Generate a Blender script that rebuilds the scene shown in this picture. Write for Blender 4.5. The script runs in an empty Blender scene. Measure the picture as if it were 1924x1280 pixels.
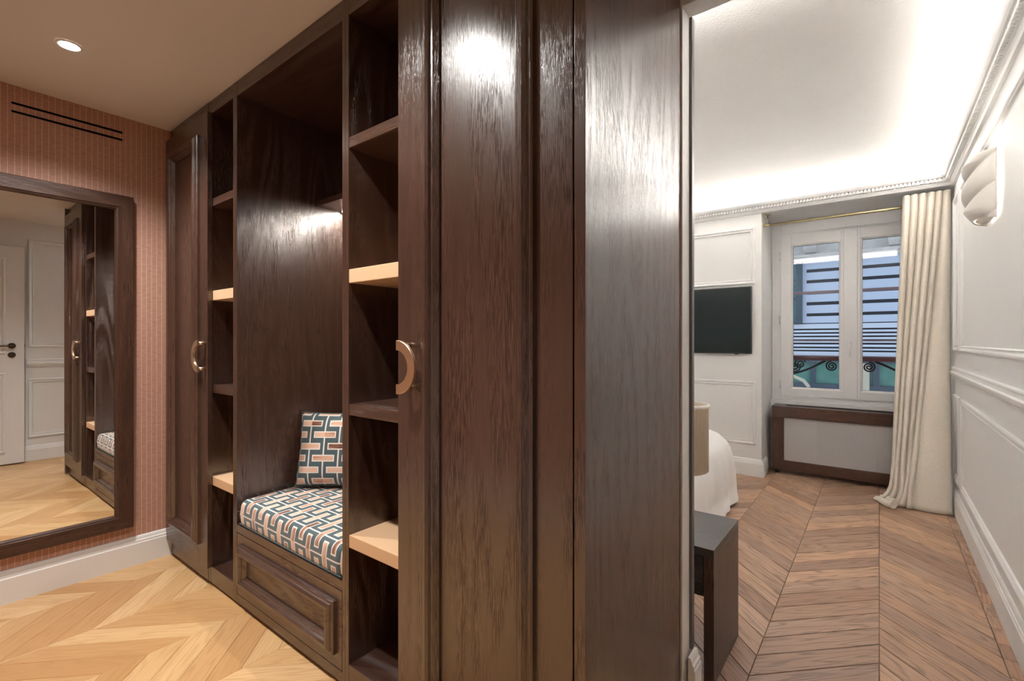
import bpy, bmesh, math, random
from mathutils import Vector, Matrix

random.seed(7)
sc = bpy.context.scene
col = sc.collection

# ------------------------------------------------------------------ camera
H = 1.12
cd = bpy.data.cameras.new('camera')
cd.sensor_width = 36.0
cd.lens = 36.0 * 893.0 / 1924.0
cd.clip_start = 0.02
cam = bpy.data.objects.new('camera', cd)
col.objects.link(cam)
cam.location = (0, 0, H)
cam.rotation_euler = (math.pi / 2, 0, math.radians(37.69))
sc.camera = cam

# ------------------------------------------------------------------ world (overcast street light), exposure
w = bpy.data.worlds.new('world')
sc.world = w
w.use_nodes = True
bg = w.node_tree.nodes['Background']
bg.inputs[0].default_value = (0.80, 0.89, 1.0, 1)
bg.inputs[1].default_value = 0.42
sc.view_settings.view_transform = 'Standard'
sc.view_settings.look = 'None'
sc.view_settings.exposure = 1.36
sc.view_settings.gamma = 1.0
sc.view_settings.use_curve_mapping = False

P_DOWN = 47.0       # each hall downlight (spot, W)
P_COVE = 8.0        # cove light strip, per metre
P_NICHE = 2.4
P_SCONCE = 0.11

# room dimensions
XL, XR = -2.95, 0.40          # mirror wall, long right wall
YC, YD = 0.88, 0.857          # wardrobe carcass face, door face
ZC = 2.22                     # hall ceiling
YB = -0.78                    # wall behind the camera
YP0, YP1 = 1.444, 1.509       # partition with the doorway
YW = 4.33                     # window wall
ZB = 2.30                     # bedroom ceiling
XBL = -3.4                    # bedroom far left wall
ZDOOR = 2.13

# ------------------------------------------------------------------ node helpers
def new_mat(name):
    m = bpy.data.materials.new(name)
    m.use_nodes = True
    nt = m.node_tree
    b = nt.nodes['Principled BSDF']
    return m, nt, b

def N(nt, t, **kw):
    n = nt.nodes.new(t)
    for k, v in kw.items():
        setattr(n, k, v)
    return n

def L(nt, a, b):
    nt.links.new(a, b)

def math_n(nt, op, a, b=None, c=None):
    n = N(nt, 'ShaderNodeMath', operation=op)
    for i, v in enumerate((a, b, c)):
        if v is None:
            continue
        if isinstance(v, (int, float)):
            n.inputs[i].default_value = v
        else:
            L(nt, v, n.inputs[i])
    return n.outputs[0]

def mix_n(nt, fac, a, b):
    n = N(nt, 'ShaderNodeMix', data_type='RGBA')
    for i, v in ((0, fac), (6, a), (7, b)):
        if isinstance(v, (int, float)):
            n.inputs[i].default_value = v
        elif isinstance(v, tuple):
            n.inputs[i].default_value = v + (1,) if len(v) == 3 else v
        else:
            L(nt, v, n.inputs[i])
    return n.outputs[2]

def ramp_n(nt, fac, stops):
    n = N(nt, 'ShaderNodeValToRGB')
    e = n.color_ramp.elements
    while len(e) < len(stops):
        e.new(0.5)
    for el, (p, c) in zip(e, stops):
        el.position = p
        el.color = (c, c, c, 1) if isinstance(c, (int, float)) else c + (1,)
    L(nt, fac, n.inputs[0])
    return n.outputs[0]

def scaled_coord(nt, sx, sy, sz, src='Object', add=None):
    tc = N(nt, 'ShaderNodeTexCoord')
    v = tc.outputs[src]
    if add is not None:
        a = N(nt, 'ShaderNodeVectorMath', operation='ADD')
        L(nt, v, a.inputs[0]); L(nt, add, a.inputs[1])
        v = a.outputs[0]
    mp = N(nt, 'ShaderNodeVectorMath', operation='MULTIPLY')
    L(nt, v, mp.inputs[0])
    mp.inputs[1].default_value = (sx, sy, sz)
    return mp.outputs[0]

def noise_n(nt, vec, scale=1.0, detail=2.0, rough=0.5):
    n = N(nt, 'ShaderNodeTexNoise')
    L(nt, vec, n.inputs['Vector'])
    n.inputs['Scale'].default_value = scale
    n.inputs['Detail'].default_value = detail
    n.inputs['Roughness'].default_value = rough
    return n.outputs[0]

def bump_n(nt, b, height, strength=0.3, dist=0.001):
    n = N(nt, 'ShaderNodeBump')
    n.inputs['Strength'].default_value = strength
    n.inputs['Distance'].default_value = dist
    L(nt, height, n.inputs['Height'])
    L(nt, n.outputs[0], b.inputs['Normal'])

def wood_mat(name, axis, dark, light, rough=0.3, figure=55.0, pore=(0.012, 0.007, 0.005), bump=0.35, porefac=0.8, coat=0.0, spec=0.5, ior=1.5):
    m, nt, b = new_mat(name)
    s = [6.5, 6.5, 6.5]; s[axis] = 0.85
    ca = scaled_coord(nt, *s)
    n1 = noise_n(nt, ca, 1.0, 1.5, 0.4)
    cont = math_n(nt, 'SINE', math_n(nt, 'MULTIPLY', n1, figure))
    cont = math_n(nt, 'MULTIPLY_ADD', cont, 0.5, 0.5)
    p = [560.0, 560.0, 560.0]; p[axis] = 20.0
    n2 = noise_n(nt, scaled_coord(nt, *p), 1.0, 2.0, 0.6)
    pores = ramp_n(nt, n2, [(0.51, 0.0), (0.61, 1.0)])
    pf = math_n(nt, 'MULTIPLY', pores, math_n(nt, 'MULTIPLY_ADD', math_n(nt, 'POWER', cont, 1.6), 0.85, 0.15))
    g = [60.0, 60.0, 60.0]; g[axis] = 1.5
    n3 = noise_n(nt, scaled_coord(nt, *g), 1.0, 3.0, 0.6)
    tone = math_n(nt, 'MULTIPLY_ADD', n3, 0.6, math_n(nt, 'MULTIPLY', cont, 0.35))
    c = mix_n(nt, tone, dark, light)
    c = mix_n(nt, math_n(nt, 'MULTIPLY', pf, porefac), c, pore)
    L(nt, c, b.inputs['Base Color'])
    b.inputs['Roughness'].default_value = rough
    b.inputs['IOR'].default_value = ior
    # open pores are duller than the lacquer around them
    L(nt, math_n(nt, 'MULTIPLY_ADD', pf, -0.40 * spec, spec), b.inputs['Specular IOR Level'])
    if coat:
        b.inputs['Coat Weight'].default_value = coat
        b.inputs['Coat Roughness'].default_value = 0.22
    bump_n(nt, b, math_n(nt, 'SUBTRACT', 1.0, pf), bump, 0.0006)
    return m

def plain_mat(name, c, rough=0.5, metal=0.0, spec=0.5, noise=0.0, nscale=40.0, bump=0.0):
    m, nt, b = new_mat(name)
    b.inputs['Roughness'].default_value = rough
    b.inputs['Metallic'].default_value = metal
    b.inputs['Specular IOR Level'].default_value = spec
    n = noise_n(nt, scaled_coord(nt, nscale, nscale, nscale), 1.0, 3.0)
    k = max(noise, 0.015)
    lo = tuple(x * (1 - k) for x in c); hi = tuple(min(1, x * (1 + k)) for x in c)
    L(nt, mix_n(nt, n, lo, hi), b.inputs['Base Color'])
    if bump:
        bump_n(nt, b, n, bump, 0.001)
    return m

def emit_mat(name, c, s):
    m, nt, b = new_mat(name)
    b.inputs['Base Color'].default_value = (0.8, 0.8, 0.8, 1)
    b.inputs['Emission Color'].default_value = c + (1,)
    b.inputs['Emission Strength'].default_value = s
    return m

M = {}
WD, WL = (0.032, 0.0135, 0.0085), (0.104, 0.048, 0.030)
M['wood_z'] = wood_mat('wenge_vertical', 2, WD, WL, 0.27, ior=2.15, coat=0.0, bump=0.75)
M['wood_x'] = wood_mat('wenge_horizontal', 0, WD, WL, 0.27, ior=2.15, coat=0.0, bump=0.75)
M['wood_y'] = wood_mat('wenge_depth', 1, WD, WL, 0.27, ior=2.15, coat=0.0, bump=0.75)
M['satin_x'] = wood_mat('satin_frame_wide', 0, WD, WL, 0.34)
M['satin_y'] = wood_mat('satin_frame_deep', 1, WD, WL, 0.34)
M['satin_z'] = wood_mat('satin_frame_upright', 2, WD, WL, 0.34)
M['console_y'] = wood_mat('console_wood', 1, (0.016, 0.011, 0.010), (0.040, 0.028, 0.024), 0.36)
M['console_x'] = wood_mat('console_wood_wide', 0, (0.016, 0.011, 0.010), (0.040, 0.028, 0.024), 0.36)
M['console_z'] = wood_mat('console_wood_upright', 2, (0.040, 0.019, 0.014), (0.085, 0.044, 0.034), 0.36)
M['tan'] = plain_mat('tan_lacquer', (0.76, 0.50, 0.30), 0.45)
M['white'] = plain_mat('white_paint', (0.80, 0.795, 0.785), 0.42)
M['white_wall'] = plain_mat('white_wall_paint', (0.78, 0.775, 0.765), 0.5)
M['pvc'] = plain_mat('window_white', (0.82, 0.82, 0.82), 0.3)
M['hall_ceiling'] = plain_mat('hall_ceiling_paint', (0.78, 0.74, 0.70), 0.7)
M['brass'] = plain_mat('brushed_brass', (0.80, 0.62, 0.43), 0.35, 1.0)
M['brass_dull'] = plain_mat('aged_brass', (0.46, 0.38, 0.22), 0.34, 1.0)
M['bronze'] = plain_mat('bronze', (0.16, 0.12, 0.09), 0.35, 1.0)
M['black'] = plain_mat('black_rubber', (0.012, 0.012, 0.012), 0.6)
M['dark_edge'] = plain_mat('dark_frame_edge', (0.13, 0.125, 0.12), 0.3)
M['screen'] = plain_mat('screen_glass', (0.010, 0.015, 0.015), 0.25, spec=0.2)
M['tv_case'] = plain_mat('screen_bezel', (0.012, 0.012, 0.014), 0.3)
M['linen_white'] = plain_mat('bedspread_cotton', (0.93, 0.925, 0.915), 0.8, noise=0.02, nscale=200, bump=0.1)
M['plaster'] = plain_mat('sconce_plaster', (0.72, 0.69, 0.65), 0.55, noise=0.03, nscale=60)
M['radiator_white'] = plain_mat('radiator_enamel', (0.66, 0.65, 0.64), 0.4)
M['led'] = emit_mat('led_strip', (1.0, 0.95, 0.86), 6.0)
M['lens'] = emit_mat('downlight_lens', (1.0, 0.95, 0.88), 25.0)

# wallpaper with stitched vertical pinstripes
def wallpaper():
    m, nt, b = new_mat('pinstripe_wallpaper')
    tc = N(nt, 'ShaderNodeTexCoord')
    sp = N(nt, 'ShaderNodeSeparateXYZ'); L(nt, tc.outputs['Object'], sp.inputs[0])
    xy = math_n(nt, 'ADD', sp.outputs[0], sp.outputs[1])
    fr = math_n(nt, 'FRACT', math_n(nt, 'DIVIDE', xy, 0.0212))
    line = math_n(nt, 'LESS_THAN', math_n(nt, 'ABSOLUTE', math_n(nt, 'SUBTRACT', fr, 0.5)), 0.045)
    dash = math_n(nt, 'LESS_THAN', math_n(nt, 'FRACT', math_n(nt, 'DIVIDE', sp.outputs[2], 0.012)), 0.72)
    lf = math_n(nt, 'MULTIPLY', line, math_n(nt, 'MULTIPLY_ADD', dash, 0.55, 0.2))
    n = noise_n(nt, scaled_coord(nt, 40, 40, 90), 1.0, 4.0, 0.65)
    base = mix_n(nt, ramp_n(nt, n, [(0.3, 0.0), (0.7, 1.0)]), (0.40, 0.212, 0.150), (0.52, 0.292, 0.212))
    L(nt, mix_n(nt, lf, base, (0.86, 0.64, 0.53)), b.inputs['Base Color'])
    b.inputs['Roughness'].default_value = 0.75
    bump_n(nt, b, n, 0.2, 0.0006)
    return m
M['wallpaper'] = wallpaper()

# silvery embossed bedroom ceiling paper
def ceiling_paper():
    m, nt, b = new_mat('silvery_ceiling_paper')
    n = noise_n(nt, scaled_coord(nt, 60, 160, 60), 1.0, 4.0, 0.7)
    n2 = noise_n(nt, scaled_coord(nt, 2.2, 2.2, 2.2), 1.0, 3.0, 0.6)
    c = mix_n(nt, math_n(nt, 'MULTIPLY_ADD', n, 0.5, math_n(nt, 'MULTIPLY', n2, 0.5)), (0.60, 0.575, 0.55), (0.76, 0.735, 0.71))
    L(nt, c, b.inputs['Base Color'])
    b.inputs['Roughness'].default_value = 0.38
    b.inputs['Metallic'].default_value = 0.15
    bump_n(nt, b, n, 0.8, 0.004)
    return m
M['ceiling_paper'] = ceiling_paper()

def plank_mat(name, c0, c1, c2, gdark, rough, gstr):
    m, nt, b = new_mat(name)
    oi = N(nt, 'ShaderNodeObjectInfo')
    off = N(nt, 'ShaderNodeCombineXYZ')
    sc_ = N(nt, 'ShaderNodeSeparateColor'); L(nt, oi.outputs['Color'], sc_.inputs[0])
    r = sc_.outputs[0]
    L(nt, math_n(nt, 'MULTIPLY', r, 37.0), off.inputs[0])
    L(nt, math_n(nt, 'MULTIPLY', r, 91.0), off.inputs[1])
    n1 = noise_n(nt, scaled_coord(nt, 1.3, 13.0, 13.0, add=off.outputs[0]), 1.0, 2.0, 0.45)
    cont = math_n(nt, 'MULTIPLY_ADD', math_n(nt, 'SINE', math_n(nt, 'MULTIPLY', n1, 75.0)), 0.5, 0.5)
    cont = ramp_n(nt, cont, [(0.45, 0.0), (0.95, 1.0)])
    n2 = noise_n(nt, scaled_coord(nt, 7.0, 330.0, 330.0, add=off.outputs[0]), 1.0, 2.0, 0.6)
    pores = ramp_n(nt, n2, [(0.47, 0.0), (0.66, 1.0)])
    n3 = noise_n(nt, scaled_coord(nt, 1.5, 30.0, 30.0, add=off.outputs[0]), 1.0, 3.0, 0.6)
    base = mix_n(nt, r, c0, c1)
    r2 = sc_.outputs[1]
    base = mix_n(nt, math_n(nt, 'MULTIPLY', math_n(nt, 'MULTIPLY_ADD', r2, 0.6, 0.1), math_n(nt, 'MULTIPLY', n3, 1.6)), base, c2)
    gf = math_n(nt, 'MULTIPLY', math_n(nt, 'MAXIMUM', math_n(nt, 'MULTIPLY', cont, math_n(nt, 'MULTIPLY_ADD', pores, 0.65, 0.35)), math_n(nt, 'MULTIPLY', pores, 0.4)), gstr)
    L(nt, mix_n(nt, gf, base, gdark), b.inputs['Base Color'])
    b.inputs['Roughness'].default_value = rough
    bump_n(nt, b, math_n(nt, 'SUBTRACT', 1.0, gf), 0.12, 0.0005)
    return m
M['plank_hall'] = plank_mat('oak_plank_golden', (0.47, 0.24, 0.092), (0.74, 0.50, 0.265), (0.63, 0.39, 0.175), (0.38, 0.18, 0.068), 0.36, 0.55)
M['plank_bed'] = plank_mat('oak_plank_smoked', (0.25, 0.132, 0.080), (0.56, 0.335, 0.195), (0.38, 0.26, 0.195), (0.085, 0.047, 0.033), 0.46, 0.95)
M['gap'] = plain_mat('floor_joint', (0.20, 0.11, 0.06), 0.8)

# running-bond patterned upholstery, driven by UV in metres (u along the bricks)
def fabric():
    m, nt, b = new_mat('patterned_upholstery')
    uv = N(nt, 'ShaderNodeUVMap')
    sp = N(nt, 'ShaderNodeSeparateXYZ'); L(nt, uv.outputs[0], sp.inputs[0])
    PU, PV = 0.135, 0.052
    v = math_n(nt, 'DIVIDE', sp.outputs[1], PV)
    row = math_n(nt, 'FLOOR', v)
    par = math_n(nt, 'MULTIPLY', math_n(nt, 'MODULO', math_n(nt, 'ABSOLUTE', row), 2.0), 0.5)
    u = math_n(nt, 'ADD', math_n(nt, 'DIVIDE', sp.outputs[0], PU), par)
    fu = math_n(nt, 'ABSOLUTE', math_n(nt, 'SUBTRACT', math_n(nt, 'FRACT', u), 0.5))
    fv = math_n(nt, 'ABSOLUTE', math_n(nt, 'SUBTRACT', math_n(nt, 'FRACT', v), 0.5))
    inside = math_n(nt, 'MULTIPLY', math_n(nt, 'LESS_THAN', fu, 0.335), math_n(nt, 'LESS_THAN', fv, 0.19))
    outer = math_n(nt, 'MULTIPLY', math_n(nt, 'LESS_THAN', fu, 0.375), math_n(nt, 'LESS_THAN', fv, 0.285))
    link = math_n(nt, 'GREATER_THAN', fu, 0.476)
    stub = math_n(nt, 'MULTIPLY', math_n(nt, 'LESS_THAN', fu, 0.024), math_n(nt, 'GREATER_THAN', fv, 0.28))
    white = math_n(nt, 'MAXIMUM', math_n(nt, 'MAXIMUM', outer, link), stub)
    cv = N(nt, 'ShaderNodeCombineXYZ')
    L(nt, math_n(nt, 'MULTIPLY', sp.outputs[0], 9.0), cv.inputs[0])
    L(nt, math_n(nt, 'MULTIPLY', sp.outputs[1], 260.0), cv.inputs[1])
    streak = noise_n(nt, cv.outputs[0], 1.0, 2.0, 0.6)
    cell = N(nt, 'ShaderNodeCombineXYZ')
    L(nt, math_n(nt, 'FLOOR', math_n(nt, 'MULTIPLY', u, 2.0)), cell.inputs[0]); L(nt, row, cell.inputs[1])
    wn = N(nt, 'ShaderNodeTexWhiteNoise', noise_dimensions='2D'); L(nt, cell.outputs[0], wn.inputs['Vector'])
    bf = math_n(nt, 'ADD', math_n(nt, 'MULTIPLY', streak, 0.9), math_n(nt, 'MULTIPLY_ADD', wn.outputs[0], 0.7, -0.55))
    brick = ramp_n(nt, bf, [(0.16, (0.76, 0.50, 0.37)), (0.36, (0.60, 0.34, 0.22)), (0.50, (0.22, 0.085, 0.05)), (0.75, (0.07, 0.03, 0.022))])
    fine = noise_n(nt, scaled_coord(nt, 300, 300, 300), 1.0, 2.0)
    teal = mix_n(nt, fine, (0.030, 0.058, 0.068), (0.085, 0.135, 0.148))
    c = mix_n(nt, white, teal, (0.80, 0.74, 0.69))
    c = mix_n(nt, inside, c, brick)
    L(nt, c, b.inputs['Base Color'])
    b.inputs['Roughness'].default_value = 0.7
    b.inputs['Sheen Weight'].default_value = 0.25
    bump_n(nt, b, fine, 0.25, 0.001)
    return m
M['fabric'] = fabric()
M['piping'] = plain_mat('teal_piping', (0.06, 0.095, 0.105), 0.7)

def curtain_mat():
    m, nt, b = new_mat('slubbed_linen')
    n = noise_n(nt, scaled_coord(nt, 60, 60, 900), 1.0, 2.0, 0.6)
    n2 = noise_n(nt, scaled_coord(nt, 600, 600, 60), 1.0, 2.0, 0.6)
    f = math_n(nt, 'MULTIPLY_ADD', n, 0.65, math_n(nt, 'MULTIPLY', n2, 0.35))
    L(nt, mix_n(nt, ramp_n(nt, f, [(0.35, 0.0), (0.65, 1.0)]), (0.65, 0.585, 0.49), (0.82, 0.755, 0.66)), b.inputs['Base Color'])
    b.inputs['Roughness'].default_value = 0.85
    b.inputs['Sheen Weight'].default_value = 0.2
    bump_n(nt, b, f, 0.3, 0.0008)
    return m
M['curtain'] = curtain_mat()

def glass_mat(name, tint, refl=1.0):
    m, nt, b = new_mat(name)
    nt.nodes.remove(b)
    out = nt.nodes['Material Output']
    tr = N(nt, 'ShaderNodeBsdfTransparent'); tr.inputs[0].default_value = tint + (1,)
    gl = N(nt, 'ShaderNodeBsdfGlossy'); gl.inputs['Roughness'].default_value = 0.02
    fr = N(nt, 'ShaderNodeFresnel'); fr.inputs[0].default_value = 1.45
    mx = N(nt, 'ShaderNodeMixShader')
    L(nt, math_n(nt, 'MULTIPLY', fr.outputs[0], refl), mx.inputs[0])
    L(nt, tr.outputs[0], mx.inputs[1]); L(nt, gl.outputs[0], mx.inputs[2])
    L(nt, mx.outputs[0], out.inputs[0])
    return m
M['glass'] = glass_mat('window_glass', (0.95, 0.97, 1.0), 0.8)

def mirror_mat():
    m, nt, b = new_mat('mirror_silver')
    b.inputs['Base Color'].default_value = (0.90, 0.91, 0.90, 1)
    b.inputs['Metallic'].default_value = 1.0
    b.inputs['Roughness'].default_value = 0.0
    return m
M['mirror'] = mirror_mat()

def mesh_sheet():
    # perforated metal: real see-through holes on a fine staggered grid
    m, nt, b = new_mat('perforated_sheet')
    b.inputs['Base Color'].default_value = (0.66, 0.65, 0.65, 1)
    b.inputs['Metallic'].default_value = 0.2
    b.inputs['Roughness'].default_value = 0.45
    tc = N(nt, 'ShaderNodeTexCoord')
    sp = N(nt, 'ShaderNodeSeparateXYZ'); L(nt, tc.outputs['Object'], sp.inputs[0])
    P = 0.0085
    zz = math_n(nt, 'DIVIDE', sp.outputs[2], P)
    par = math_n(nt, 'MULTIPLY', math_n(nt, 'MODULO', math_n(nt, 'FLOOR', zz), 2.0), 0.5)
    xx = math_n(nt, 'ADD', math_n(nt, 'DIVIDE', sp.outputs[0], P), par)
    a = math_n(nt, 'SUBTRACT', math_n(nt, 'FRACT', xx), 0.5)
    c = math_n(nt, 'SUBTRACT', math_n(nt, 'FRACT', zz), 0.5)
    d = math_n(nt, 'ADD', math_n(nt, 'MULTIPLY', a, a), math_n(nt, 'MULTIPLY', c, c))
    L(nt, math_n(nt, 'GREATER_THAN', d, 0.105), b.inputs['Alpha'])
    return m
M['mesh'] = mesh_sheet()

# outdoor materials
M['ext_panel'] = plain_mat('pale_blue_cladding', (0.60, 0.69, 0.83), 0.45)
M['ext_slat'] = plain_mat('grey_blue_louvre', (0.70, 0.77, 0.88), 0.4)
M['ext_dark'] = plain_mat('painted_slot_shade', (0.020, 0.026, 0.034), 0.3)  # near-black colour paints in the shade of the open facade slots
M['ext_stone'] = plain_mat('weathered_stone', (0.60, 0.585, 0.55), 0.8, noise=0.25, nscale=9)
M['ext_frame'] = plain_mat('slate_frame', (0.07, 0.10, 0.13), 0.4)
M['ext_teal'] = plain_mat('teal_glazing', (0.10, 0.26, 0.29), 0.15, noise=0.4, nscale=4)
M['ext_green'] = plain_mat('green_shopfront_glass', (0.13, 0.30, 0.25), 0.2, noise=0.35, nscale=5)
M['ext_cream'] = plain_mat('cream_render', (0.62, 0.58, 0.45), 0.7)
M['rail_red'] = plain_mat('oxblood_rail_paint', (0.115, 0.035, 0.036), 0.35)
M['rail_rose'] = plain_mat('rose_bar_paint', (0.42, 0.30, 0.31), 0.4)
M['iron'] = plain_mat('black_iron', (0.02, 0.02, 0.022), 0.4, 0.6)

def shade_mat():
    m, nt, b = new_mat('fluted_lamp_shade')
    b.inputs['Base Color'].default_value = (0.72, 0.62, 0.48, 1)
    b.inputs['Roughness'].default_value = 0.6
    n = noise_n(nt, scaled_coord(nt, 90, 90, 90), 1.0, 2.0)
    bump_n(nt, b, n, 0.1, 0.0006)
    return m
M['shade'] = shade_mat()

# ------------------------------------------------------------------ object helpers
def tag(o, label=None, cat=None, group=None, kind=None):
    if label: o['label'] = label
    if cat: o['category'] = cat
    if group: o['group'] = group
    if kind: o['kind'] = kind
    return o

def root(name, loc, label=None, cat=None, group=None, kind=None):
    o = bpy.data.objects.new(name, None)
    o.location = loc
    o.empty_display_size = 0.05
    col.objects.link(o)
    return tag(o, label, cat, group, kind)

def origin_of(o):
    p = Vector((0, 0, 0))
    while o is not None:
        p += o.location
        o = o.parent
    return p

def link(o, parent=None):
    """mesh data is in world metres; the object sits so that its local frame is the world frame"""
    col.objects.link(o)
    if parent is not None:
        o.parent = parent
        o.location = -origin_of(parent)
    return o

def mesh(name, verts, faces, mat, parent=None, smooth=False, uvs=None):
    me = bpy.data.meshes.new(name)
    me.from_pydata([tuple(v) for v in verts], [], faces)
    if uvs is not None:
        ul = me.uv_layers.new(name='UVMap')
        for lp in me.loops:
            ul.data[lp.index].uv = uvs[lp.vertex_index]
    bm = bmesh.new(); bm.from_mesh(me)
    bmesh.ops.recalc_face_normals(bm, faces=bm.faces)
    bm.to_mesh(me); bm.free()
    if smooth:
        for p in me.polygons: p.use_smooth = True
    me.materials.append(M[mat])
    return link(bpy.data.objects.new(name, me), parent)

def bm_obj(name, bm, mat, parent=None, smooth=False):
    me = bpy.data.meshes.new(name)
    bmesh.ops.recalc_face_normals(bm, faces=bm.faces)
    bm.to_mesh(me); bm.free()
    if smooth:
        for p in me.polygons: p.use_smooth = True
    me.materials.append(M[mat])
    return link(bpy.data.objects.new(name, me), parent)

def add_box(bm, x0, x1, y0, y1, z0, z1):
    vs = [bm.verts.new(p) for p in ((x0, y0, z0), (x1, y0, z0), (x1, y1, z0), (x0, y1, z0), (x0, y0, z1), (x1, y0, z1), (x1, y1, z1), (x0, y1, z1))]
    for f in ((0, 1, 2, 3), (4, 5, 6, 7), (0, 1, 5, 4), (1, 2, 6, 5), (2, 3, 7, 6), (3, 0, 4, 7)):
        bm.faces.new([vs[i] for i in f])
    return vs

def box(name, x0, x1, y0, y1, z0, z1, mat, parent=None, bevel=0.0015):
    bm = bmesh.new()
    add_box(bm, x0, x1, y0, y1, z0, z1)
    if bevel:
        bmesh.ops.bevel(bm, geom=bm.edges[:], offset=bevel, segments=2, profile=0.6, affect='EDGES', clamp_overlap=True)
    return bm_obj(name, bm, mat, parent)

def boxes(name, lst, mat, parent=None, bevel=0.0):
    bm = bmesh.new()
    for b in lst: add_box(bm, *b)
    if bevel:
        bmesh.ops.bevel(bm, geom=bm.edges[:], offset=bevel, segments=1, affect='EDGES', clamp_overlap=True)
    return bm_obj(name, bm, mat, parent)

def ring_frame(name, u0, u1, v0, v1, prof, fn, mat, parent, closed=True):
    """mitred moulding frame: prof = [(inset, height)], fn(u, v, h) -> xyz"""
    verts, faces = [], []
    n = len(prof)
    for (o, h) in prof:
        for (u, v) in ((u0 + o, v0 + o), (u1 - o, v0 + o), (u1 - o, v1 - o), (u0 + o, v1 - o)):
            verts.append(fn(u, v, h))
    m = n if closed else n - 1
    for i in range(m):
        j = (i + 1) % n
        for k in range(4):
            l = (k + 1) % 4
            faces.append((i * 4 + k, i * 4 + l, j * 4 + l, j * 4 + k))
    return mesh(name, verts, faces, mat, parent)

def sweep(name, prof, a0, a1, fn, mat, parent=None, m0=0.0, m1=0.0):
    """profile [(d, z)] run from a0 to a1; m0/m1 give mitre slope per unit d"""
    n = len(prof)
    verts = [fn(a0 + m0 * d, d, z) for d, z in prof] + [fn(a1 + m1 * d, d, z) for d, z in prof]
    faces = [(i, (i + 1) % n, n + (i + 1) % n, n + i) for i in range(n)]
    faces += [tuple(range(n)), tuple(range(2 * n - 1, n - 1, -1))]
    return mesh(name, verts, faces, mat, parent)

def tube(name, pts, r, mat, parent=None, seg=10, caps=True):
    pts = [Vector(p) for p in pts]
    verts, faces = [], []
    up = None
    for i, p in enumerate(pts):
        t = (pts[min(i + 1, len(pts) - 1)] - pts[max(i - 1, 0)]).normalized()
        if up is None:
            up = Vector((0, 0, 1)) if abs(t.z) < 0.9 else Vector((1, 0, 0))
        a = (up - t * up.dot(t)).normalized(); up = a
        b = t.cross(a)
        rr = r[i] if isinstance(r, (list, tuple)) else r
        for k in range(seg):
            an = 2 * math.pi * k / seg
            verts.append(p + (a * math.cos(an) + b * math.sin(an)) * rr)
    for i in range(len(pts) - 1):
        for k in range(seg):
            l = (k + 1) % seg
            faces.append((i * seg + k, i * seg + l, (i + 1) * seg + l, (i + 1) * seg + k))
    if caps:
        faces.append(tuple(range(seg)))
        faces.append(tuple(range((len(pts) - 1) * seg, len(pts) * seg)))
    o = mesh(name, verts, faces, mat, parent)
    for p in o.data.polygons:
        p.use_smooth = len(p.vertices) == 4
    return o

def lathe(name, prof, c, mat, parent=None, seg=40, wob=None):
    verts, faces = [], []
    n = len(prof)
    for k in range(seg):
        an = 2 * math.pi * k / seg
        for (r, z) in prof:
            rr = r * (wob(an) if wob else 1.0)
            verts.append((c[0] + rr * math.cos(an), c[1] + rr * math.sin(an), c[2] + z))
    for k in range(seg):
        l = (k + 1) % seg
        for i in range(n - 1):
            faces.append((k * n + i, l * n + i, l * n + i + 1, k * n + i + 1))
    return mesh(name, verts, faces, mat, parent, smooth=True)

def spot(name, loc, energy, color, angle, blend, parent=None, size=0.03):
    ld = bpy.data.lights.new(name, 'SPOT')
    ld.energy = energy; ld.color = color; ld.spot_size = math.radians(angle); ld.spot_blend = blend
    ld.shadow_soft_size = size
    o = bpy.data.objects.new(name, ld)
    col.objects.link(o)
    if parent is not None:
        o.parent = parent
        o.location = Vector(loc) - origin_of(parent)
    else:
        o.location = loc
    return o

def area(name, loc, sx, sy, energy, color, rot, parent=None):
    ld = bpy.data.lights.new(name, 'AREA')
    ld.shape = 'RECTANGLE'; ld.size = sx; ld.size_y = sy
    ld.energy = energy; ld.color = color
    o = bpy.data.objects.new(name, ld)
    col.objects.link(o)
    o.rotation_euler = rot
    if parent is not None:
        o.parent = parent
        o.location = Vector(loc) - origin_of(parent)
    else:
        o.location = loc
    return o

# ================================================================== SETTING: floors
W = 0.34460            # chevron band width
PY = 0.128             # plank pitch along the seam
PH = 2.086             # a joint on the seam x = 0

def clip(poly, axis, lim, keep_less):
    out = []
    for i in range(len(poly)):
        a, b = poly[i], poly[(i + 1) % len(poly)]
        ia = (a[axis] <= lim) if keep_less else (a[axis] >= lim)
        ib = (b[axis] <= lim) if keep_less else (b[axis] >= lim)
        if ia: out.append(a)
        if ia != ib:
            t = (lim - a[axis]) / (b[axis] - a[axis])
            out.append((a[0] + t * (b[0] - a[0]), a[1] + t * (b[1] - a[1])))
    return out

def parea(p):
    return abs(sum(p[i][0] * p[(i + 1) % len(p)][1] - p[(i + 1) % len(p)][0] * p[i][1] for i in range(len(p)))) / 2

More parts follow.
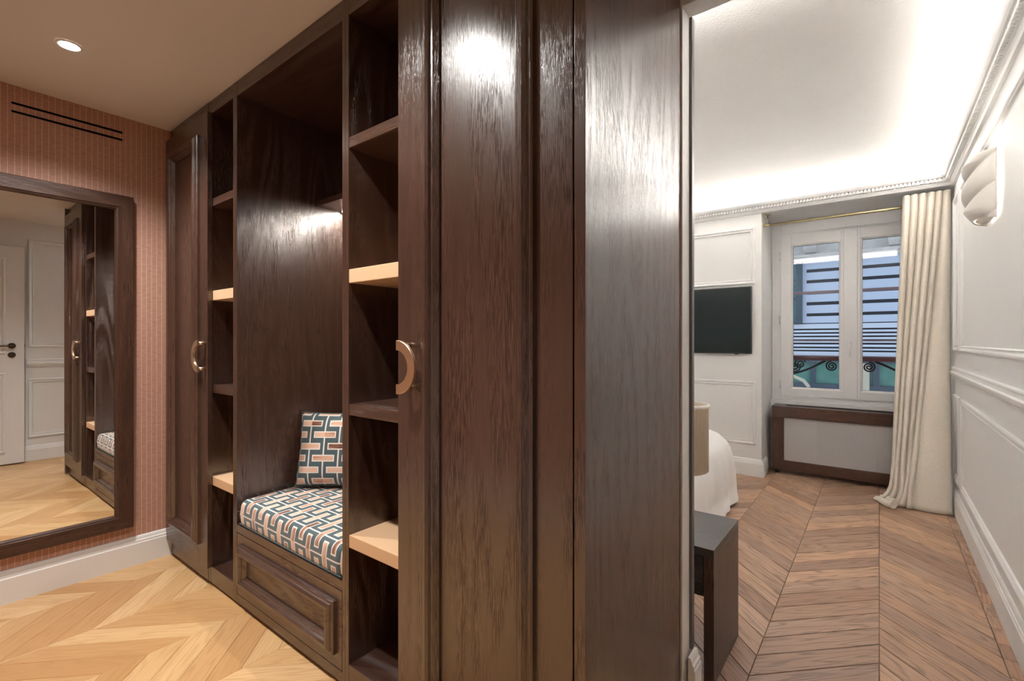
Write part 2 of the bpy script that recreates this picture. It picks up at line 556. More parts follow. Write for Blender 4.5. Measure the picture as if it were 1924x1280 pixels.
def prism_data(poly, ztop, th, gap, chamfer=0.0012):
    """inset convex polygon by gap, chamfered top"""
    def inset(pl, d):
        n = len(pl)
        ar = sum(pl[i][0] * pl[(i + 1) % n][1] - pl[(i + 1) % n][0] * pl[i][1] for i in range(n))
        if ar < 0: pl = pl[::-1]
        res = []
        for i in range(n):
            p0, p1, p2 = Vector(pl[i - 1]), Vector(pl[i]), Vector(pl[(i + 1) % n])
            e1, e2 = (p1 - p0).normalized(), (p2 - p1).normalized()
            n1, n2 = Vector((-e1.y, e1.x)), Vector((-e2.y, e2.x))
            k = 1 + n1.dot(n2)
            res.append(p1 + (n1 + n2) * (d / max(k, 0.3)))
        return res
    a = inset(poly, gap); b = inset(poly, gap + chamfer)
    n = len(a)
    v = [(p.x, p.y, ztop - th) for p in a] + [(p.x, p.y, ztop - chamfer) for p in a] + [(p.x, p.y, ztop) for p in b]
    f = [(i, (i + 1) % n, n + (i + 1) % n, n + i) for i in range(n)] + [(n + i, n + (i + 1) % n, 2 * n + (i + 1) % n, 2 * n + i) for i in range(n)]
    f += [tuple(range(2 * n, 3 * n))]
    return v, f

def chevron_floor(floor, x0, x1, y0, y1, mat, bands, gap):
    cache = {}
    rest_v, rest_f = [], []
    for k in bands:
        up = (k % 2 != 0)                 # odd bands rise towards +x
        xa, xb = k * W, (k + 1) * W
        n0 = int((y0 - W - PH) / PY) - 2
        n1 = int((y1 + W - PH) / PY) + 2
        for n in range(n0, n1):
            yj = PH + n * PY              # joint on even seams
            ya, yb = (yj - W, yj) if up else (yj, yj - W)
            poly = [(xa, ya), (xb, yb), (xb, yb + PY), (xa, ya + PY)]
            full = parea(poly)
            for ax, lim, kl in ((0, x0, False), (0, x1, True), (1, y0, False), (1, y1, True)):
                if len(poly) > 2: poly = clip(poly, ax, lim, kl)
            pl = []
            for p in poly:
                if not pl or (abs(p[0] - pl[-1][0]) + abs(p[1] - pl[-1][1])) > 2e-4: pl.append(p)
            if len(pl) < 3 or parea(pl) < 0.0004: continue
            ang = math.radians(45 if up else -45)
            ca, sa = math.cos(-ang), math.sin(-ang)
            key = up if abs(parea(pl) - full) < 1e-6 else None
            ox, oy = xa, ya
            if key is None or key not in cache:
                loc = [((p[0] - ox) * ca - (p[1] - oy) * sa, (p[0] - ox) * sa + (p[1] - oy) * ca) for p in pl]
                v, f = prism_data(loc, 0.0, 0.008, gap)
                me = bpy.data.meshes.new('plank')
                me.from_pydata(v, [], f)
                bm = bmesh.new(); bm.from_mesh(me); bmesh.ops.recalc_face_normals(bm, faces=bm.faces); bm.to_mesh(me); bm.free()
                me.materials.append(M[mat])
                if key is not None: cache[key] = me
            else:
                me = cache[key]
            o = bpy.data.objects.new('plank', me)
            col.objects.link(o)
            o.parent = floor
            o.location = (ox, oy, 0)
            o.rotation_euler = (0, 0, ang)
            o.color = (random.random(), random.random(), random.random(), 1)

fl = box('floor', XL - 0.1, XR + 0.1, YB - 0.1, 1.476, -0.10, -0.006, 'gap', bevel=0)
tag(fl, 'golden oak chevron floor of the dressing hall', kind='structure')
chevron_floor(fl, XL, XR, YB, YC + 0.06, 'plank_hall', range(-9, 2), 0.0004)
chevron_floor(fl, -0.45, XR, YC + 0.06, 1.476, 'plank_hall', range(-2, 2), 0.0004)
fb = box('floor', XBL - 0.1, XR + 0.1, 1.476, 4.95, -0.10, -0.006, 'gap', bevel=0)
tag(fb, 'smoked brown oak chevron floor of the bedroom', kind='structure')
chevron_floor(fb, -1.38, W, 1.476, 4.74, 'plank_bed', range(-4, 1), 0.0012)
# the bedroom floor out of sight under and behind the bed
bm = bmesh.new(); add_box(bm, XBL, -1.38, 1.476, 4.33, -0.006, 0.0)
o = bm_obj('hidden_boards', bm, 'plank_bed', fb); tag(o, kind='stuff')
# border strip along the right wall
y = 1.476; i = 0
while y < 4.74:
    y2 = min(y + 0.105 + 0.02 * random.random(), 4.75)
    v, f = prism_data([(0.0, 0.0), (0.0, -0.056), (y2 - y, -0.056), (y2 - y, 0.0)], 0.0, 0.008, 0.0008)
    me = bpy.data.meshes.new('border_plank'); me.from_pydata(v, [], f)
    bm = bmesh.new(); bm.from_mesh(me); bmesh.ops.recalc_face_normals(bm, faces=bm.faces); bm.to_mesh(me); bm.free()
    me.materials.append(M['plank_bed'])
    o = bpy.data.objects.new('border_plank', me); col.objects.link(o); o.parent = fb
    o.location = (W, y, 0); o.rotation_euler = (0, 0, math.pi / 2)
    o.color = (0.6 * random.random(), random.random(), random.random(), 1)
    y = y2

# ================================================================== walls and ceilings
tag(boxes('ceiling', [(XL - 0.1, XR + 0.1, YB - 0.1, YP0, ZC, ZC + 0.10)], 'hall_ceiling'), 'smooth beige hall ceiling', kind='structure')
tag(boxes('ceiling', [(XBL - 0.1, XR + 0.1, YP1, YW + 0.06, ZB, ZB + 0.10)], 'ceiling_paper'), 'silvery embossed paper bedroom ceiling', kind='structure')
tag(boxes('wall_left', [(XL - 0.1, XL, YB - 0.1, 1.50, 0, 2.102), (XL - 0.1, XL, YB - 0.1, 1.50, 2.112, 2.138), (XL - 0.1, XL, YB - 0.1, 1.50, 2.148, ZC),
    (XL - 0.1, XL, YB - 0.1, 0.300, 2.102, 2.112), (XL - 0.1, XL, 0.680, 1.50, 2.102, 2.112), (XL - 0.1, XL, YB - 0.1, 0.300, 2.138, 2.148), (XL - 0.1, XL, 0.680, 1.50, 2.138, 2.148),
    (XL - 0.1, XL - 0.07, 0.300, 0.680, 2.102, 2.112), (XL - 0.1, XL - 0.07, 0.300, 0.680, 2.138, 2.148)], 'wallpaper'), 'brown pinstripe papered wall', kind='structure')
tag(boxes('wall_back', [(XL, XR, YB - 0.1, YB, 0, ZC)], 'wallpaper'), 'brown pinstripe papered wall behind the hall', kind='structure')
wr = tag(boxes('wall_right', [(XR, XR + 0.1, YB - 0.1, 4.95, 0, ZB)], 'white_wall'), 'white panelled long wall', kind='structure')
wp = tag(boxes('wall_partition', [(XBL, -0.474, YP0, YP1, 0, ZB), (-0.474, XR, YP0, YP1, ZDOOR, ZB), (0.345, XR, YP0, YP1, 0, ZDOOR)], 'white_wall'), 'white partition with the doorway', kind='structure')
tag(boxes('wall_far_left', [(XBL - 0.1, XBL, YP0, 4.95, 0, ZB)], 'white_wall'), 'white bedroom wall out of view', kind='structure')
XN = -0.763           # left edge of the window niche
ZN = 2.165            # niche soffit
wf = tag(boxes('wall_front', [(XBL, XN, YW, 4.95, 0, ZB), (XN, XR, YW, 4.95, ZN, ZB), (XN, XR, 4.74, 4.95, 0, 0.585)], 'white_wall'), 'white window wall with niche', kind='structure')

# doorway lining: bright jamb plus the dark edge of the inner frame
dl = root('door_1', (-0.47, 1.47, 0), 'white doorway lining beside the wardrobe end panel', kind='structure')
box('jamb', -0.4735, -0.468, YP0 - 0.001, YP1, 0, ZDOOR, 'white', dl, 0.001)
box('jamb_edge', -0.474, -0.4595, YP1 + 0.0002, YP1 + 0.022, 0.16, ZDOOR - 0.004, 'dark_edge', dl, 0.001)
box('lintel_lining', -0.467, 0.344, YP0 - 0.001, YP1, ZDOOR - 0.005, ZDOOR, 'white', dl, 0.001)
BASE = [(0, 0), (0.018, 0), (0.018, 0.105), (0.015, 0.110), (0.015, 0.118), (0.011, 0.122), (0.009, 0.132), (0.006, 0.138), (0, 0.140)]
BASE2 = [(d * 1.15, z * 1.12) for d, z in BASE]
box_b = sweep('plinth_block', BASE2, 1.470, 1.535, lambda a, d, z: (-0.4595 + d, a, z), 'white', dl)

# baseboards
tag(sweep('baseboard_left', BASE, YB, 0.90, lambda a, d, z: (XL + d, a, z), 'white'), 'white baseboard under the mirror', kind='structure')
tag(sweep('baseboard_back', BASE, XL + 0.018, -0.02, lambda a, d, z: (a, YB + d, z), 'white'), 'white baseboard behind the hall', kind='structure')
tag(sweep('baseboard_right', BASE, 0.72, 1.44, lambda a, d, z: (XR - d, a, z), 'white'), 'white baseboard on the hall side of the long wall', kind='structure')
tag(sweep('baseboard_right', BASE, 1.512, 4.50, lambda a, d, z: (XR - d, a, z), 'white'), 'white baseboard on the bedroom side of the long wall', kind='structure')
tag(sweep('baseboard_front', BASE, XBL, XN, lambda a, d, z: (a, YW - d, z), 'white', m1=1.0), 'white baseboard below the television', kind='structure')
tag(sweep('baseboard_niche', BASE, YW, 4.52, lambda a, d, z: (XN + d, a, z), 'white', m0=-1.0), 'white baseboard inside the window niche', kind='structure')

# panel mouldings
PM = [(0, 0), (0, 0.008), (0.004, 0.013), (0.012, 0.014), (0.018, 0.011), (0.022, 0.007), (0.028, 0.007), (0.032, 0.010), (0.036, 0.007), (0.038, 0)]
def right_panel(y0, y1, z0, z1, parent=wr):
    return ring_frame('panel_moulding', y0, y1, z0, z1, PM, lambda u, v, h: (XR - h, u, v), 'white', parent)
right_panel(4.02, 4.31, 1.055, 2.055)
right_panel(1.62, 3.955, 1.05, 2.055)
right_panel(4.02, 4.31, 0.205, 0.765)
right_panel(1.62, 3.955, 0.205, 0.765)
right_panel(0.745, 1.38, 1.055, 2.06)
right_panel(0.745, 1.38, 0.215, 0.765)
CR = [(0, 0.872), (0.010, 0.874), (0.013, 0.884), (0.022, 0.892), (0.026, 0.904), (0.026, 0.912), (0.018, 0.918), (0.016, 0.932), (0.019, 0.938), (0.017, 0.944), (0, 0.946)]
sweep('chair_rail', CR, 1.512, 4.34, lambda a, d, z: (XR - d, a, z), 'white', wr)
sweep('chair_rail', CR, 0.735, 1.44, lambda a, d, z: (XR - d, a, z), 'white', wr)
def front_panel(x0, x1, z0, z1):
    return ring_frame('panel_moulding', x0, x1, z0, z1, PM, lambda u, v, h: (u, YW - h, v), 'white', wf)
front_panel(-2.4, -0.808, 1.588, 2.058)
front_panel(-2.4, -0.803, 0.258, 0.782)

# cornice with cove trough
CO = [(0, 2.168), (0.014, 2.170), (0.020, 2.180), (0.026, 2.186), (0.026, 2.194), (0.034, 2.196), (0.034, 2.214), (0.058, 2.218), (0.066, 2.226), (0.074, 2.238), (0.074, 2.246), (0.066, 2.246), (0.062, 2.234), (0.0, 2.232)]
CO = [(d, z - 0.006) for d, z in CO]
def cornice(n, a0, a1, fn, m0, m1, lab):
    c = tag(sweep(n, CO, a0, a1, fn, 'white', m0=m0, m1=m1), lab, kind='structure')
    bm = bmesh.new()
    a = a0 + 0.05
    while a < a1 - 0.05:
        p = [fn(a, 0.028, 2.1895), fn(a + 0.0145, 0.050, 2.2115)]
        lo = [min(p[0][i], p[1][i]) for i in range(3)]; hi = [max(p[0][i], p[1][i]) for i in range(3)]
        add_box(bm, lo[0], hi[0], lo[1], hi[1], lo[2], hi[2])
        a += 0.0222
    tag(bm_obj('dentil_course', bm, 'white', c), kind='stuff')
    return c
cornice('trim_1', YP1, YW, lambda a, d, z: (XR - d, a, z), 1.0, -1.0, 'white dentil cornice on the long bedroom wall')
cornice('trim_2', XBL, XR, lambda a, d, z: (a, YW - d, z), 1.0, -1.0, 'white dentil cornice over the window')
cornice('trim_3', XBL, XR, lambda a, d, z: (a, YP1 + d, z), 1.0, -1.0, 'white dentil cornice over the doorway')
# LED strips in the cove
def led_run(x0, x1, y0, y1, lab, sx, sy, sfx=''):
    o = tag(box('led_strip' + sfx, x0, x1, y0, y1, 2.2285, 2.2315, 'led', bevel=0), lab, 'light strip', 'cove light strips')
    cx, cy = (x0 + x1) / 2, (y0 + y1) / 2
    area('cove_light' + sfx, (cx, cy, 2.2345), sx, sy, P_COVE * max(sx, sy), (1.0, 0.98, 0.95), (math.pi, 0, 0), o)
led_run(XR - 0.040, XR - 0.024, YP1 + 0.05, YW - 0.05, 'warm white cove light strip lying on the long wall cornice', 0.016, YW - YP1 - 0.1)
led_run(XBL + 0.05, XR - 0.05, YW - 0.040, YW - 0.024, 'warm white cove light strip lying on the cornice above the window', XR - XBL - 0.1, 0.016)
led_run(XBL + 0.05, XR - 0.05, YP1 + 0.024, YP1 + 0.040, 'warm white cove light strip lying on the doorway side cornice', XR - XBL - 0.1, 0.016, '_offscreen')

# ================================================================== WARDROBE WALL
YK = 1.40       # back of the carcass
DM = [(0, 0), (0, 0.010), (0.004, 0.014), (0.010, 0.015), (0.012, 0.019), (0.020, 0.025), (0.030, 0.026), (0.037, 0.021), (0.040, 0.014), (0.045, 0.013), (0.050, 0.007), (0.056, 0.0)]
def door_leaf(parent, x0, x1, z0, z1, mx0, mx1, mz0, mz1):
    d = root('door', (x0, YD, z0)); d.parent = parent; d.location = Vector((x0, YD, z0)) - origin_of(parent)
    sw = 0.056
    # frame of stiles and rails with a recessed panel
    box('stile', x0, mx0 + 0.02, YD, YC - 0.001, z0, z1, 'wood_z', d, 0.002)
    box('stile', mx1 - 0.02, x1, YD, YC - 0.001, z0, z1, 'wood_z', d, 0.002)
    box('rail', mx0 + 0.02, mx1 - 0.02, YD + 0.0002, YC - 0.001, z0, mz0 + 0.02, 'wood_x', d, 0.0005)
    box('rail', mx0 + 0.02, mx1 - 0.02, YD + 0.0002, YC - 0.001, mz1 - 0.02, z1, 'wood_x', d, 0.0005)
    box('panel', mx0 + 0.02, mx1 - 0.02, YD + 0.006, YC - 0.003, mz0 + 0.02, mz1 - 0.02, 'wood_z', d, 0)
    ring_frame('moulding', mx0, mx1, mz0, mz1, DM + [(0.056, -0.007), (0.0, -0.001)], lambda u, v, h: (u, YD - h, v), 'wood_z', d)
    return d

def half_ring(parent, xf, sgn, zc):
    h = root('handle', (xf, 0.824, zc)); h.parent = parent; h.location = Vector((xf, 0.824, zc)) - origin_of(parent)
    R0, R1, n = 0.046, 0.0725, 40
    verts, faces = [], []
    y0, y1 = 0.8195, 0.8275
    for i in range(n + 1):
        a = -math.pi / 2 + math.pi * i / n
        c, s = math.cos(a), math.sin(a)
        for (r, y) in ((R0, y0), (R1 - 0.001, y0), (R1, y0 + 0.001), (R1, y1), (R0, y1)):
            verts.append((xf + sgn * c * r, y, zc + s * r))
    for i in range(n):
        for k in range(5):
            l = (k + 1) % 5
            faces.append((i * 5 + k, i * 5 + l, (i + 1) * 5 + l, (i + 1) * 5 + k))
    faces.append((0, 1, 2, 3, 4)); faces.append(tuple(n * 5 + k for k in range(5)))
    mesh('grip', verts, faces, 'brass', h)
    for s in (-1, 1):
        px, pz = xf + sgn * 0.011, zc + s * 0.058
        tube('post', [(px, 0.8277, pz), (px, YD - 0.0003, pz)], 0.0075, 'brass', h, 16)
    return h

ZT = 2.158      # top of openings and doors
ZP = 0.086      # bottom of openings and doors
# unit 1: wardrobe against the papered wall
u = root('wardrobe', (-2.68, 1.1, 0), 'dark wood wardrobe with narrow panelled door beside the papered wall', 'wardrobe')
boxes('body', [(XL + 0.002, -2.452, YC, YK, 0.012, ZC - 0.001)], 'wood_z', u)
d1 = door_leaf(u, XL + 0.008, -2.402, ZP + 0.002, ZT, -2.865, -2.487, 0.178, 2.07)
half_ring(d1, -2.412, -1, 1.050)
box('plinth', XL + 0.0025, -2.452, YC - 0.0012, YC + 0.012, 0.012, ZP, 'wood_x', u, 0.001)
box('fascia', XL + 0.002, -2.452, YC - 0.0012, YC + 0.012, ZT, ZC - 0.001, 'wood_x', u, 0.001)

def shelf_unit(x0, x1, s0, s1, label):
    u = root('shelf_unit', ((x0 + x1) / 2, 1.1, 0), label, 'shelving')
    # x0..x1 clear opening, s0/s1 stile thicknesses
    box('side_panel', x0 - s0, x0, YC, YK, 0.012, ZC - 0.001, 'wood_z', u, 0.001)
    box('side_panel', x1, x1 + s1, YC, YK, 0.012, ZC - 0.001, 'wood_z', u, 0.001)
    box('back_panel', x0, x1, YK - 0.015, YK, 0.03, ZC - 0.03, 'wood_z', u, 0)
    box('plinth', x0, x1, YC + 0.0005, YK - 0.016, 0.012, ZP, 'wood_x', u, 0.001)
    box('fascia', x0, x1, YC + 0.0005, YK - 0.016, ZT, ZC - 0.001, 'wood_x', u, 0.001)
    for z0, z1, m in ((1.733, 1.768, 'wood_x'), (1.303, 1.347, 'tan'), (0.882, 0.918, 'wood_x'), (0.460, 0.500, 'tan')):
        o = box('shelf', x0 + 0.0005, x1 - 0.0005, YC + 0.001, YK - 0.016, z0, z1, m, u, 0.002)
        o['label'] = 'tan lacquered shelf' if m == 'tan' else 'dark wood shelf'
    return u
shelf_unit(-2.426, -2.189, 0.025, 0.018, 'narrow dark wood shelf unit beside the narrow wardrobe door')
shelf_unit(-1.338, -1.088, 0.018, 0.030, 'dark wood open shelf unit between bench alcove and wide wardrobe door')

# unit 3: bench alcove
NA0, NA1 = -2.153, -1.373
u = root('bench_alcove', ((NA0 + NA1) / 2, 1.1, 0), 'dark wood bench alcove with a drawer under the seat', 'bench')
box('side_panel', NA0 - 0.0175, NA0, YC, YK, 0.012, ZC - 0.001, 'wood_z', u, 0.001)
box('side_panel', NA1, NA1 + 0.0165, YC, YK, 0.012, ZC - 0.001, 'wood_z', u, 0.001)
box('back_panel', NA0, NA1, YK - 0.015, YK, 0.03, ZC - 0.03, 'wood_z', u, 0)
box('canopy', NA0, NA1, YC + 0.0005, YK - 0.016, ZT - 0.003, ZC - 0.001, 'wood_x', u, 0.001)
box('seat_board', NA0, NA1, YC + 0.0005, YK - 0.016, 0.309, 0.341, 'wood_x', u, 0.001)
box('plinth', NA0, NA1, YC + 0.0005, YC + 0.02, 0.012, 0.048, 'wood_x', u, 0.001)
dr = root('drawer', (NA0, YC, 0.05)); dr.parent = u; dr.location = Vector((NA0, YC, 0.05)) - origin_of(u)
box('front', NA0 + 0.003, NA1 - 0.003, YC + 0.0005, YC + 0.02, 0.050, 0.3065, 'wood_x', dr, 0.001)
ring_frame('moulding', NA0 + 0.036, NA1 - 0.036, 0.092, 0.268, DM, lambda a, b, h: (a, YC + 0.0004 - h, b), 'wood_x', dr)
box('light_shelf', NA0, NA1, 1.241, YK - 0.016, 1.768, 1.795, 'wood_x', u, 0.001)
ns = tag(box('led_strip', NA0 + 0.02, NA1 - 0.02, 1.366, 1.378, 1.7635, 1.7675, 'led', bevel=0), 'white light strip under the upper shelf of the bench alcove', 'light strip')
area('niche_light', ((NA0 + NA1) / 2, 1.372, 1.7625), NA1 - NA0 - 0.06, 0.012, P_NICHE, (1.0, 0.93, 0.84), (0, 0, 0), ns)

# unit 5: big wardrobe at the doorway
u = root('wardrobe', (-0.78, 1.1, 0), 'dark wood wardrobe with wide panelled door at the doorway', 'wardrobe')
boxes('body', [(-1.057, -0.500, YC, YK, 0.012, ZC - 0.001)], 'wood_z', u)
d2 = door_leaf(u, -1.065, -0.503, ZP + 0.002, ZT, -0.957, -0.598, 0.178, 2.07)
half_ring(d2, -1.027, 1, 1.048)
box('end_panel', -0.4995, -0.4735, YD, YP0 - 0.002, 0.012, ZC - 0.001, 'wood_z', u, 0.0012)
box('plinth', -1.057, -0.500, YC - 0.0012, YC + 0.01, 0.012, ZP, 'wood_x', u, 0.001)
box('fascia', -1.057, -0.500, YC - 0.0012, YC + 0.01, ZT, ZC - 0.001, 'wood_x', u, 0.001)
# recessed feet strip under the whole run
tag(box('trim_4', XL + 0.002, -0.48, YC + 0.022, YK, 0.0, 0.012, 'wood_x', bevel=0), 'recessed wood plinth strip under the wardrobes', kind='structure')

# ---- bench cushion (boxy, UV in metres: u runs back to front then down)
def cushion():
    c = root('seat_cushion', ((NA0 + NA1) / 2, 1.13, 0.342), 'patterned teal and rust box seat cushion on the bench', 'cushion')
    x0, x1, y0, y1, z0, z1 = NA0 + 0.006, NA1 - 0.004, YC + 0.004, YK - 0.02, 0.3425, 0.446
    r = 0.028
    prof = [(y1, z1 - 0.004)]
    for i in range(1, 11): prof.append((y1 + (y0 + r - y1) * i / 10.0, z1 + 0.003 * math.sin(math.pi * i / 10.0)))
    for i in range(1, 7):
        a = math.pi / 2 * i / 6
        prof.append((y0 + r - r * math.sin(a), z1 - r + r * math.cos(a)))
    prof.append((y0 - 0.004, (z0 + z1) / 2))
    for i in range(0, 5):
        a = math.pi / 2 * i / 4
        prof.append((y0 + 0.014 - 0.014 * math.cos(a), z0 + 0.014 - 0.014 * math.sin(a)))
    prof.append((y1, z0))
    us = [0.0]
    for i in range(1, len(prof)): us.append(us[-1] + math.hypot(prof[i][0] - prof[i - 1][0], prof[i][1] - prof[i - 1][1]))
    xs = []
    nx = 28
    for i in range(nx + 1):
        xs.append(x0 + (x1 - x0) * (0.5 - 0.5 * math.cos(math.pi * i / nx)))
    verts, uvs, faces = [], [], []
    for x in xs:
        e = min(x - x0, x1 - x)
        k = 1 - max(0, 1 - e / 0.03) ** 2
        for (yy, zz), uu in zip(prof, us):
            zc, yc = (z0 + z1) / 2, y0 + 0.03
            s = 0.72 + 0.28 * k
            verts.append((x, yy if yy > y0 + 0.04 else yc + (yy - yc) * (0.5 + 0.5 * k), zc + (zz - zc) * s))
            uvs.append((uu, x))
    n = len(prof)
    for i in range(nx):
        for j in range(n - 1):
            faces.append((i * n + j, (i + 1) * n + j, (i + 1) * n + j + 1, i * n + j + 1))
    faces.append(tuple(range(n))); faces.append(tuple(nx * n + j for j in range(n)))
    mesh('cover', verts, faces, 'fabric', c, True, uvs)
    tube('piping', [(x, y0 + 0.002, z0 + 0.004) for x in (x0 + 0.01, (x0 + x1) / 2, x1 - 0.01)], 0.0035, 'piping', c, 8)
cushion()

# ---- scatter pillow in the corner
def pillow():
    p = root('scatter_pillow', (-1.98, 1.22, 0.45), 'square patterned scatter pillow standing in the alcove corner', 'pillow')
    S, n = 0.335, 26
    verts, uvs, faces = [], [], []
    c = Vector((-1.985, 1.235, 0.453 + S / 2))
    yaw = math.radians(37)
    ex = Vector((math.cos(yaw), math.sin(yaw), 0))
    tilt = math.radians(12)
    ny = Vector((-math.sin(yaw), math.cos(yaw), 0))
    ez = Vector((0, 0, math.cos(tilt))) + ny * math.sin(tilt)
    nn = ex.cross(ez)
    idx = {}
    rs = random.Random(3)
    for side in (-1, 1):
        for i in range(n + 1):
            for j in range(n + 1):
                a, b = i / n * 2 - 1, j / n * 2 - 1
                edge = i in (0, n) or j in (0, n)
                if edge and side == 1:
                    idx[(side, i, j)] = idx[(-1, i, j)]; continue
                pin = 1 - 0.045 * (1 - b * b) * a * a
                pin2 = 1 - 0.045 * (1 - a * a) * b * b
                th = 0.058 * ((1 - a ** 4) * (1 - b ** 4)) ** 0.6
                wr_ = 0.004 * math.sin(9 * a + 4 * b) * (1 - abs(a)) + (0.0015 * math.sin(21 * b) if i in (0, n) else 0)
                q = c + ex * (a * pin * S / 2 + (wr_ if edge else 0)) + ez * (b * pin2 * S / 2) - nn * (-side) * th
                idx[(side, i, j)] = len(verts)
                verts.append(q); uvs.append((a * S / 2 + 0.03, b * S / 2 + 0.014))
        for i in range(n):
            for j in range(n):
                faces.append(tuple(idx[(side, x, y)] for x, y in ((i, j), (i + 1, j), (i + 1, j + 1), (i, j + 1))))
    mesh('cover', verts, faces, 'fabric', p, True, uvs)
    pts = []
    for k in range(4 * n + 1):
        k2 = k % (4 * n)
        s, t = divmod(k2, n)
        i, j = ((t, 0), (n, t), (n - t, n), (0, n - t))[s]
        pts.append(verts[idx[(-1, i, j)]])
    tube('piping', pts, 0.0032, 'piping', p, 6, False)
pillow()

# ---- framed mirror
mi = root('wall_mirror', (XL, 0.1, 0.2), 'tall mirror in a wide dark wood frame on the papered wall', 'mirror')
YM0, YM1, ZM0, ZM1 = -0.52, 0.716, 0.200, 1.827
def mf(u_, v_, h): return (XL + h, u_, v_)
MP = [(0, 0.002), (0, 0.034), (0.003, 0.037), (0.058, 0.037), (0.060, 0.033), (0.066, 0.031), (0.070, 0.022), (0.072, 0.018), (0.072, 0.002)]
# four mitred members
def member(k):
    u0, u1, v0, v1 = YM0, YM1, ZM0, ZM1
    verts, faces = [], []
    for (o, h) in MP:
        cs = [(u0 + o, v0 + o), (u1 - o, v0 + o), (u1 - o, v1 - o), (u0 + o, v1 - o)]
        for q in (k, (k + 1) % 4): verts.append(mf(cs[q][0], cs[q][1], h))
    n = len(MP)
    for i in range(n):
        j = (i + 1) % n
        faces.append((2 * i, 2 * i + 1, 2 * j + 1, 2 * j))
    faces.append(tuple(2 * i for i in range(n))); faces.append(tuple(2 * i + 1 for i in range(n)))
    mesh('frame_member', verts, faces, 'satin_y' if k in (0, 2) else 'satin_z', mi)
for k in range(4): member(k)
box('mirror_glass', XL + 0.012, XL + 0.019, YM0 + 0.0725, YM1 - 0.0725, ZM0 + 0.0725, ZM1 - 0.0725, 'mirror', mi, 0)

# ---- linear air vent
av = root('air_vent', (XL, 0.49, 2.12), 'slim linear air vent with two dark slots near the hall ceiling', 'vent')
for z in (2.143, 2.107):
    # folded metal channel lining the recess, open to the room
    y0, y1, a, b = 0.3003, 0.6797, XL - 0.0695, XL + 0.0015
    boxes('slot', [(a, b, y0, y1, z + 0.0042, z + 0.0049), (a, b, y0, y1, z - 0.0049, z - 0.0042), (a, b, y0, y0 + 0.0008, z - 0.0042, z + 0.0042),
                   (a, b, y1 - 0.0008, y1, z - 0.0042, z + 0.0042), (a, a + 0.001, y0 + 0.0008, y1 - 0.0008, z - 0.0042, z + 0.0042)], 'bronze', av)

# ---- downlights
def downlight(x, y, lab, k=1.0, sfx=''):
    d = root('downlight' + sfx, (x, y, ZC), lab, 'ceiling light', 'recessed hall downlights')
    lathe('trim_ring', [(0.030, -0.0005), (0.030, -0.004), (0.037, -0.004), (0.040, -0.0005)], (x, y, ZC), 'white', d, 32)
    lathe('lens' + sfx, [(0.0005, -0.003), (0.029, -0.003), (0.029, -0.0005)], (x, y, ZC), 'lens', d, 32)
    spot('downlight_beam' + sfx, (x, y, ZC - 0.012), P_DOWN * k, (1.0, 0.97, 0.93), 132, 0.95, d, 0.035)
downlight(-2.387, 0.392, 'round recessed downlight near the papered mirror wall')
downlight(-1.17, 0.39, 'round recessed downlight mirrored in the gloss of the wide wardrobe door', 1.0, '_offscreen')

# ---- white hall door seen in the mirror
hd = root('door_2', (0.345, 0.70, 0), 'white panelled door with bronze lever seen in the mirror', kind='structure')
box('leaf', 0.315, 0.355, -0.14, 0.712, 0.012, 1.965, 'white', hd, 0.002)
for z0, z1 in ((0.115, 0.83), (1.0, 1.86)):
    ring_frame('panel_moulding', -0.03, 0.592, z0, z1, PM, lambda u_, v_, h: (0.315 - h, u_, v_), 'white', hd)
lv = root('lever', (0.315, 0.632, 1.072)); lv.parent = hd; lv.location = Vector((0.315, 0.632, 1.072)) - origin_of(hd)
tube('rosette', [(0.3148, 0.632, 1.072), (0.306, 0.632, 1.072)], 0.026, 'bronze', lv, 24)
tube('arm', [(0.306, 0.632, 1.072), (0.27, 0.632, 1.072), (0.266, 0.62, 1.072), (0.266, 0.515, 1.070)], [0.009, 0.009, 0.009, 0.008], 'bronze', lv, 12)
tube('keyhole_rosette', [(0.3148, 0.632, 0.990), (0.307, 0.632, 0.990)], 0.026, 'bronze', hd, 24)
box('key_turn', 0.290, 0.3068, 0.629, 0.635, 0.982, 0.998, 'bronze', hd, 0.001)
box('latch', 0.325, 0.345, 0.7122, 0.716, 1.06, 1.085, 'bronze', hd, 0.0005)

